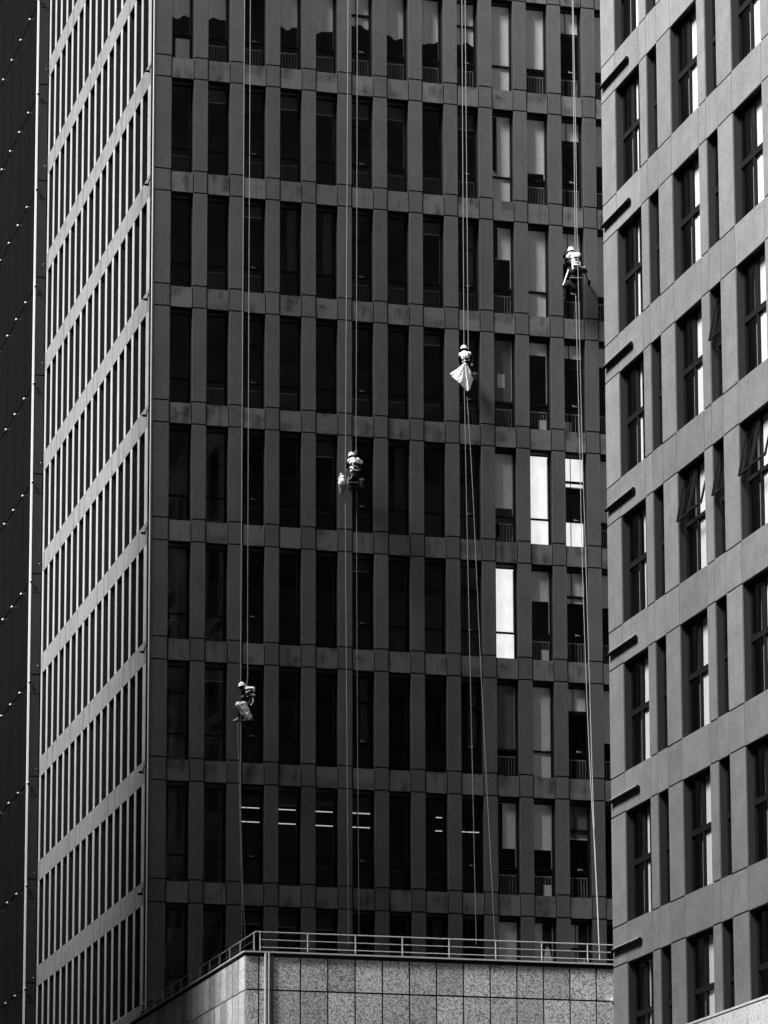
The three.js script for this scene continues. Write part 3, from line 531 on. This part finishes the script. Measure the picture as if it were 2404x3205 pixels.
  const cut = (a, b, fn) => keep(all.clone(), (x, y, z) => { const q = along(x, y, z) / L; return q > a && q < b && (!fn || fn(x - j.chest.x, q)); });
  mesh('vest', cut(o.vest[0], 1.25, o.vestKeep), M.vest, t);
  for (const [a, b] of o.bands) mesh('reflective_band', cut(a, b), M.reflect, t);
  if (o.vstripe) mesh('reflective_stripe', cut(o.bands[o.bands.length - 1][0], o.vest[0], (x) => x > o.vstripe[0] && x < o.vstripe[1]), M.reflect, t);
  const bk = v3(0, 0, 0.155);
  for (const pts of o.straps) mesh('harness_strap', tube(pts.map(([x, y, z]) => at(o.crop[0] + x / 10.369, o.crop[1] + y / 10.369, 'z', z).sub(base)), 0.017, 20, 6), M.strap, t);
  for (const pts of o.stripes || []) mesh('trouser_stripe', tube(pts.map(([x, y, z]) => at(o.crop[0] + x / 10.369, o.crop[1] + y / 10.369, 'z', z).sub(base)), 0.032, 16, 8), M.reflect, t);
  return { t, j, base };
}
const pt = (crop, x, y, z) => at(crop[0] + x / 10.369, crop[1] + y / 10.369, 'z', z);
function seat(crop, pts, label) {                                // plank seat: four corners in the zoomed picture, slung on cords
  const c = pts.map(p => pt(crop, ...p)), o = c.reduce((s, p) => s.add(p), v3(0, 0, 0)).multiplyScalar(0.25), q = c.map(p => p.clone().sub(o));
  const t = thing('seat_board', label, 'seat board', o.toArray());
  const n = q[1].clone().sub(q[0]).cross(q[3].clone().sub(q[0])).normalize().multiplyScalar(0.025), g = new THREE.BufferGeometry(), vs = [...q.map(p => p.clone().add(n)), ...q.map(p => p.clone().sub(n))];
  g.setAttribute('position', new THREE.Float32BufferAttribute(vs.flatMap(p => p.toArray()), 3)); g.setIndex([0, 1, 2, 0, 2, 3, 6, 5, 4, 7, 6, 4, 0, 4, 5, 0, 5, 1, 1, 5, 6, 1, 6, 2, 2, 6, 7, 2, 7, 3, 3, 7, 4, 3, 4, 0]);
  const f = g.toNonIndexed(); f.computeVertexNormals(); f.setAttribute('uv', new THREE.Float32BufferAttribute(new Float32Array(72), 2));
  mesh('board', f, M.darkMetal, t); mesh('edge', merge([0, 1, 2, 3].map(i => rod(q[i].clone(), q[(i + 1) % 4].clone(), 0.014, 6))), M.greyMetal, t);
}
function bag(name, label, crop, caps, mat, cat = 'bag', wrinkle = 0.022) {
  const c = caps.map(([a, b, ra, rb]) => [pt(crop, ...a), pt(crop, ...b), ra, rb]), o = c[0][0].clone();
  const t = thing(name, label, cat, o.toArray());
  mesh('cloth', skin(c.map(([a, b, ra, rb]) => cap(a.clone().sub(o), b.clone().sub(o), ra, rb)), 0.012, 0.05, wrinkle), mat, t); t.userData.o = undefined; return [t, o];
}
function bucket(label, crop, x, y, z, r, h) {
  const p = pt(crop, x, y, z), t = thing('bucket', label, 'bucket', [p.x, p.y - h, p.z]);
  mesh('body', new THREE.LatheGeometry([[0.001, 0], [r * 0.8, 0], [r, h], [r * 0.95, h], [r * 0.76, 0.012], [0.001, 0.012]].map(q => new THREE.Vector2(...q)), 20), M.bucket, t);
  mesh('rim', new THREE.TorusGeometry(r, 0.012, 8, 24).rotateX(Math.PI / 2).translate(0, h, 0), M.bucketRim, t);
  mesh('handle', new THREE.TorusGeometry(r, 0.008, 6, 20, Math.PI).translate(0, h, 0), M.bucketRim, t);
}
// cloth hung from a gathered top, spreading to a hem: rows between two polylines, pleated, with thickness
function drape(name, label, crop, top, hem, folds, mat) {
  const T = new THREE.CatmullRomCurve3(top.map(p => pt(crop, ...p))), B = new THREE.CatmullRomCurve3(hem.map(p => pt(crop, ...p)), false, 'catmullrom', 0.15), nu = 72, nv = 24, o = T.getPoint(0.5), pos = [], idx = [];
  for (let s = 0; s < 2; s++) for (let v = 0; v <= nv; v++) for (let u = 0; u <= nu; u++) {
    const p = T.getPoint(u / nu).lerp(B.getPoint(u / nu), v / nv).sub(o); const fu = u / nu, fv = v / nv; p.z += (0.13 * noise.noise(fu * folds * 0.5, fv * 1.1, 5.3) + 0.05 * noise.noise(fu * folds * 1.3 + fv, fv * 2.2, 1.7)) * (0.3 + 0.7 * fv) + 0.02 * noise.noise(p.x * 13, p.y * 13, 3) - s * 0.012; p.x += 0.03 * noise.noise(fu * 5, fv * 3, 9) * fv; pos.push(p.x, p.y, p.z);
  }
  const w = nu + 1, S = w * (nv + 1); for (let v = 0; v < nv; v++) for (let u = 0; u < nu; u++) { const a = v * w + u, b = a + 1, c = a + w, d = c + 1; idx.push(a, c, b, b, c, d, S + a, S + b, S + c, S + b, S + d, S + c); }
  for (let u = 0; u < nu; u++) { const a = nv * w + u; idx.push(a, S + a, a + 1, a + 1, S + a, S + a + 1); }
  const g = new THREE.BufferGeometry(); g.setAttribute('position', new THREE.Float32BufferAttribute(pos, 3)); g.setAttribute('uv', new THREE.Float32BufferAttribute(new Float32Array(pos.length / 3 * 2), 2)); g.setIndex(idx); g.computeVertexNormals();
  const t = thing(name, label, 'cloth', o.toArray()); mesh('cloth', g, mat, t); return t;
}

const C1 = [690, 2100], C2 = [1020, 1390], C3 = [1370, 1050], C4 = [1730, 750];
const w1 = person({
  crop: C1, label: 'lowest rope worker, bent to the left over a white bag, head apart from the torso', face: v3(-0.75, -0.15, -0.65).normalize(), tilt: v3(-0.28, 0.95, 0.1), toe: [-0.12, -0.03, -0.03], paleShoe: true, glove: false,
  J: { pelvis: [1000, 1010, .6], waist: [1010, 860, .6], chest: [950, 660, .55], neck: [800, 545, .5], head: [690, 490, .47], shL: [830, 610, .42], shR: [1050, 590, .62], elL: [720, 690, .34], haL: [695, 830, .3], elR: [930, 740, .72], haR: [780, 800, .62], hipL: [940, 1040, .52], hipR: [1020, 1050, .68], knL: [640, 1130, .42], knR: [760, 1160, .62], ftL: [560, 1590, .34], ftR: [850, 1590, .45] },
  vest: [0.62], sleeves: [], bands: [[0.36, 0.47]], vstripe: null, vestKeep: (x, q) => x > -0.2 && !(q < 0.84 && q > 0.70 && x < 0.06),
  straps: [[[760, 590, .72], [900, 660, .74], [960, 740, .76], [940, 830, .76]]],
});
{ const t = w1.t, b = w1.base; mesh('loose_strap', tube([[1050, 860, .78], [1060, 990, .76], [980, 1110, .74]].map(p => pt(C1, ...p).sub(b)), 0.022, 14, 6), M.reflect, t); }
bag('cloth_bag', 'large white cloth bag hanging below the lowest rope worker', C1, [[[560, 1080, .78], [760, 1060, .8], .07, .07], [[590, 1110, .8], [900, 1500, .76], .085, .085], [[760, 1080, .8], [950, 1480, .76], .08, .08], [[600, 1220, .78], [820, 1500, .76], .03, .05]], M.bagWhite, 'bag', 0.034);
seat(C1, [[740, 1600, .74], [1060, 1590, .74], [1050, 1680, .42], [810, 1810, .42]], 'plank seat with pale edges under the lowest rope worker');

const w2 = person({
  crop: C2, label: 'rope worker in the middle left with printed white vest and two pale waist bands', face: v3(-0.25, -0.1, -0.96).normalize(), tilt: v3(-0.22, 0.97, 0.08), toe: [0, 0.02, -0.12],
  J: { pelvis: [930, 1040, .6], waist: [920, 880, .6], chest: [900, 640, .55], neck: [860, 460, .5], head: [835, 385, .46], shL: [775, 540, .5], shR: [1030, 520, .52], elL: [705, 660, .38], haL: [700, 780, .2], elR: [1180, 620, .45], haR: [1130, 780, .2], hipL: [870, 1060, .6], hipR: [1000, 1060, .6], knL: [800, 1120, .26], knR: [1090, 1120, .26], ftL: [800, 1430, .16], ftR: [1050, 1430, .16] },
  vest: [0.67], sleeves: ['R'], bands: [[0.405, 0.50], [0.22, 0.30]], vstripe: [-0.1, -0.05],
  straps: [[[965, 400, .68], [975, 560, .76], [1000, 760, .76]], [[740, 720, .7], [860, 700, .78], [1010, 770, .77]]],
});
{ const b = w2.base, t = w2.t; for (const p of [[850, 600, 0.745], [840, 665, 0.75], [915, 620, 0.75], [800, 690, 0.74]]) mesh('print', box(0.045, 0.045, 0.016), M.strap, t, pt(C2, ...p).sub(b).toArray()); mesh('carabiner', tube([[960, 330, .55], [930, 270, .55], [975, 215, .55], [1000, 270, .55], [990, 330, .55]].map(p => pt(C2, ...p).sub(b)), 0.015, 20, 6), M.greyMetal, t); mesh('loose_strap', tube([[840, 930, .78], [845, 1040, .78], [790, 1120, .76], [730, 1150, .74]].map(p => pt(C2, ...p).sub(b)), 0.014, 14, 6), M.greyMetal, t); }
bag('tool_bag', 'white bag with a grey pointed foot, left of the printed-vest worker', C2, [[[530, 1050, .7], [520, 1230, .7], .06, .10], [[510, 1230, .7], [500, 1260, .7], .11, .11]], M.bagWhite);
bag('pointed_pouch', 'dull grey pointed pouch below the white tool bag', C2, [[[490, 1340, .7], [490, 1640, .7], .10, .03], [[540, 1330, .7], [500, 1600, .7], .05, .02]], M.bagGrey, 'pouch', 0.012);
{ const t = thing('bag_handle', 'white strap loop standing up from the tool bag', 'strap', pt(C2, 440, 1150, .72).toArray()); const o = t.position; mesh('strap', tube([[410, 1160, .72], [465, 1030, .72], [490, 950, .72], [540, 985, .72]].map(p => pt(C2, ...p).sub(o)), 0.02, 20, 6), M.reflect, t); }
bag('hanging_cloth', 'grey rag hanging between the white tool bag and the printed-vest worker', C2, [[[740, 1070, .72], [700, 1280, .72], .03, .05], [[710, 1280, .72], [520, 1640, .72], .05, .015]], M.bagGrey, 'cloth', 0.014);
bucket('black bucket with a pale rim, right of the printed-vest worker', C2, 1160, 1170, .66, 0.085, 0.27);
seat(C2, [[780, 1240, .74], [1040, 1240, .74], [1060, 1280, .42], [800, 1290, .42]], 'dark plank seat under the printed-vest worker');

const w3 = person({
  crop: C3, label: 'rope worker with a big white sheet hanging from the waist', face: v3(-0.1, -0.1, -0.98).normalize(), tilt: v3(-0.08, 0.98, 0.1), toe: [0, 0.02, -0.12], glove: true,
  J: { pelvis: [960, 1020, .6], waist: [940, 880, .6], chest: [895, 690, .56], neck: [860, 540, .5], head: [848, 440, .46], shL: [760, 620, .5], shR: [1020, 600, .52], elL: [710, 760, .38], haL: [720, 900, .2], elR: [1130, 760, .5], haR: [1105, 900, .62], hipL: [900, 1040, .6], hipR: [1030, 1040, .6], knL: [860, 1140, .26], knR: [1140, 1130, .26], ftL: [860, 1450, .16], ftR: [1150, 1440, .16] },
  vest: [0.50], sleeves: [], bands: [[0.30, 0.40]], vstripe: null,
  straps: [[[990, 560, .68], [1030, 700, .74], [1050, 830, .74]], [[740, 690, .7], [800, 800, .75], [900, 850, .77]], [[895, 660, .74], [900, 780, .76], [1000, 770, .75]]],
});
{ const b = w3.base, t = w3.t; for (const p of [[900, 690, 0.745], [900, 770, 0.76], [830, 700, 0.74], [985, 740, 0.75]]) mesh('print', box(0.05, 0.05, 0.016), M.strap, t, pt(C3, ...p).sub(b).toArray()); mesh('ring', new THREE.TorusGeometry(0.03, 0.01, 8, 16).translate(...pt(C3, 885, 890, .79).sub(b).toArray()), M.whiteMetal, t); }
drape('white_sheet', 'big white sheet spreading down to the left from a worker\'s waist', C3, [[820, 920, .79], [870, 880, .82], [960, 930, .79]], [[385, 1262, .66], [620, 1490, .8], [880, 1710, .84], [970, 1800, .80], [1060, 1715, .76], [1155, 1400, .70]], 8, M.bagWhite);
bucket('pale-rimmed bucket to the right of the big white sheet', C3, 1200, 1260, .62, 0.085, 0.26);
seat(C3, [[840, 1240, .70], [1110, 1240, .70], [1110, 1280, .40], [860, 1290, .40]], 'plank seat hidden behind the big white sheet');

const w4 = person({
  crop: C4, label: 'highest rope worker in banded vest, legs apart with pale trouser stripes', face: v3(-0.25, -0.2, -0.94).normalize(), tilt: v3(-0.2, 0.97, 0.1), toe: [0.01, -0.06, -0.1],
  J: { pelvis: [750, 1010, .62], waist: [745, 860, .6], chest: [725, 600, .56], neck: [640, 440, .5], head: [590, 365, .46], shL: [580, 480, .5], shR: [840, 500, .52], elL: [450, 600, .42], haL: [400, 730, .3], elR: [890, 800, .55], haR: [1010, 885, .42], hipL: [680, 1050, .6], hipR: [830, 1050, .6], knL: [530, 960, .34], knR: [1060, 1010, .30], ftL: [380, 1450, .2], ftR: [1185, 1370, .14] },
  vest: [0.69], sleeves: ['L'], bands: [[0.53, 0.60], [0.385, 0.455], [0.23, 0.30]], vstripe: [-0.13, -0.06],
  straps: [[[600, 430, .66], [640, 430, .68], [720, 380, .66]], [[600, 500, .70], [700, 500, .73], [720, 495, .74]], [[680, 570, .74], [800, 610, .74]]],
  stripes: [[[520, 980, .44], [470, 1130, .40], [400, 1330, .33], [345, 1480, .27]], [[1095, 1090, .40], [1140, 1200, .34], [1190, 1320, .27]], [[880, 720, .64], [880, 860, .66], [930, 885, .6], [1040, 890, .5]], [[650, 860, .76], [660, 950, .76]]],
});
bag('tool_skirt', 'black cloth tool bag slung under the highest rope worker', C4, [[[450, 1480, .55], [820, 1560, .55], .11, .12], [[700, 1250, .5], [700, 1560, .55], .16, .14], [[520, 1420, .5], [560, 1620, .55], .12, .08]], M.darkCloth, 'bag', 0.02);
bag('round_pad', 'round black pad held up by the highest rope worker, left of the helmet', C4, [[[415, 480, .3], [425, 490, .34], .09, .09]], M.darkCloth, 'pad', 0.004);
{ const t = thing('hanging_strap', 'black strap dangling below the highest rope worker', 'strap', pt(C4, 400, 1640, .5).toArray()), o = t.position; mesh('strap', tube([[395, 1600, .5], [400, 1760, .5], [405, 1850, .5], [375, 1950, .5]].map(p => pt(C4, ...p).sub(o)), 0.028, 16, 6), M.strap, t); }
seat(C4, [[560, 1240, .76], [960, 1240, .76], [960, 1280, .44], [560, 1280, .44]], 'dark plank seat under the highest rope worker');

// ---------------------------------------------------------------- ropes: pixel points with their distance from the tower wall
function rope(label, pts, r = 0.0115) {
  const p = pts.map(([x, y, z]) => at(x, y, 'z', z)), o = p[p.length - 1].clone(); if (pts[0][1] < 5) { const u = p[0].clone(), d = p[0].clone().sub(p[1]).normalize(); p.unshift(u.addScaledVector(d, (65.5 - u.y) / d.y)); }
  const m = mesh('rope', tube(p.map(q => q.clone().sub(o)), r, 80, 6), M.rope, null, o.toArray()); tag(m, label, 'rope'); return m;
}
rope('working rope leading down to the helmet of the lowest worker', [[766, 0, .5], [760, 1000, .5], [753, 2136, .5]]);
rope('safety rope leading down to the back of the lowest worker', [[784, 0, .5], [779, 1000, .5], [775.5, 2112, .55], [776, 2124, .6], [772, 2150, .66]]);
rope('straight rope tail hanging under the lowest worker', [[744, 2262, .6], [750, 2500, .7], [756, 2790, .9], [757, 2960, 1.2]], 0.009);
rope('slanting rope tail hanging under the lowest worker', [[754, 2262, .6], [753, 2450, .8], [759, 2750, 1.0], [768, 2960, 1.3]], 0.009);
rope('thick rope passing left of the printed-vest worker, from the roof to the podium', [[1089.6, 0, .45], [1086, 700, .5], [1081.5, 1420, .6], [1081, 1560, .65], [1086, 2300, .7], [1091, 2960, 1]]);
rope('thin rope holding the printed-vest worker from above', [[1118.6, 0, .5], [1117, 700, .5], [1114.5, 1412, .55]], 0.009);
rope('thin rope tail dropping below the printed-vest worker', [[1116, 1535, .6], [1118, 2100, .6], [1124, 2930, .9]], 0.009);
rope('left one of the two ropes above the worker with the white sheet', [[1446, 0, .5], [1449, 550, .5], [1452.5, 1079, .5]]);
rope('right one of the two ropes above the worker with the white sheet', [[1456, 0, .5], [1461, 550, .5], [1466, 1096, .55]]);
rope('steep rope tail running from the white sheet to the podium railing', [[1453.5, 1216, .8], [1459, 1500, .7], [1472, 2100, .8], [1491, 2960, 1.2]], 0.010);
rope('slanted rope tail running from the white sheet to the podium railing', [[1462, 1240, .6], [1478, 1500, .8], [1507, 2130, 1.2], [1550, 2960, 2.5]], 0.010);
rope('left one of the two ropes above the highest worker', [[1791.5, 0, .5], [1796, 360, .5], [1800.5, 770, .55]]);
rope('right one of the two ropes above the highest worker, hanging past to the podium', [[1794, 0, .5], [1801, 360, .55], [1807.5, 770, .8], [1811, 915, .82], [1823, 1411, .9], [1832, 1700, 1.2], [1846, 2160, 3], [1853, 2400, 7], [1862, 2650, 12], [1878.5, 3006, 17.7]]);
rope('rope tail below the highest worker running beside the other rope', [[1802, 925, .7], [1814.7, 1407, .8], [1821, 1700, 1.1], [1836, 2160, 3], [1848, 2430, 7], [1860, 2640, 12], [1877, 3004, 17.75]]);

renderer.render(scene, camera);
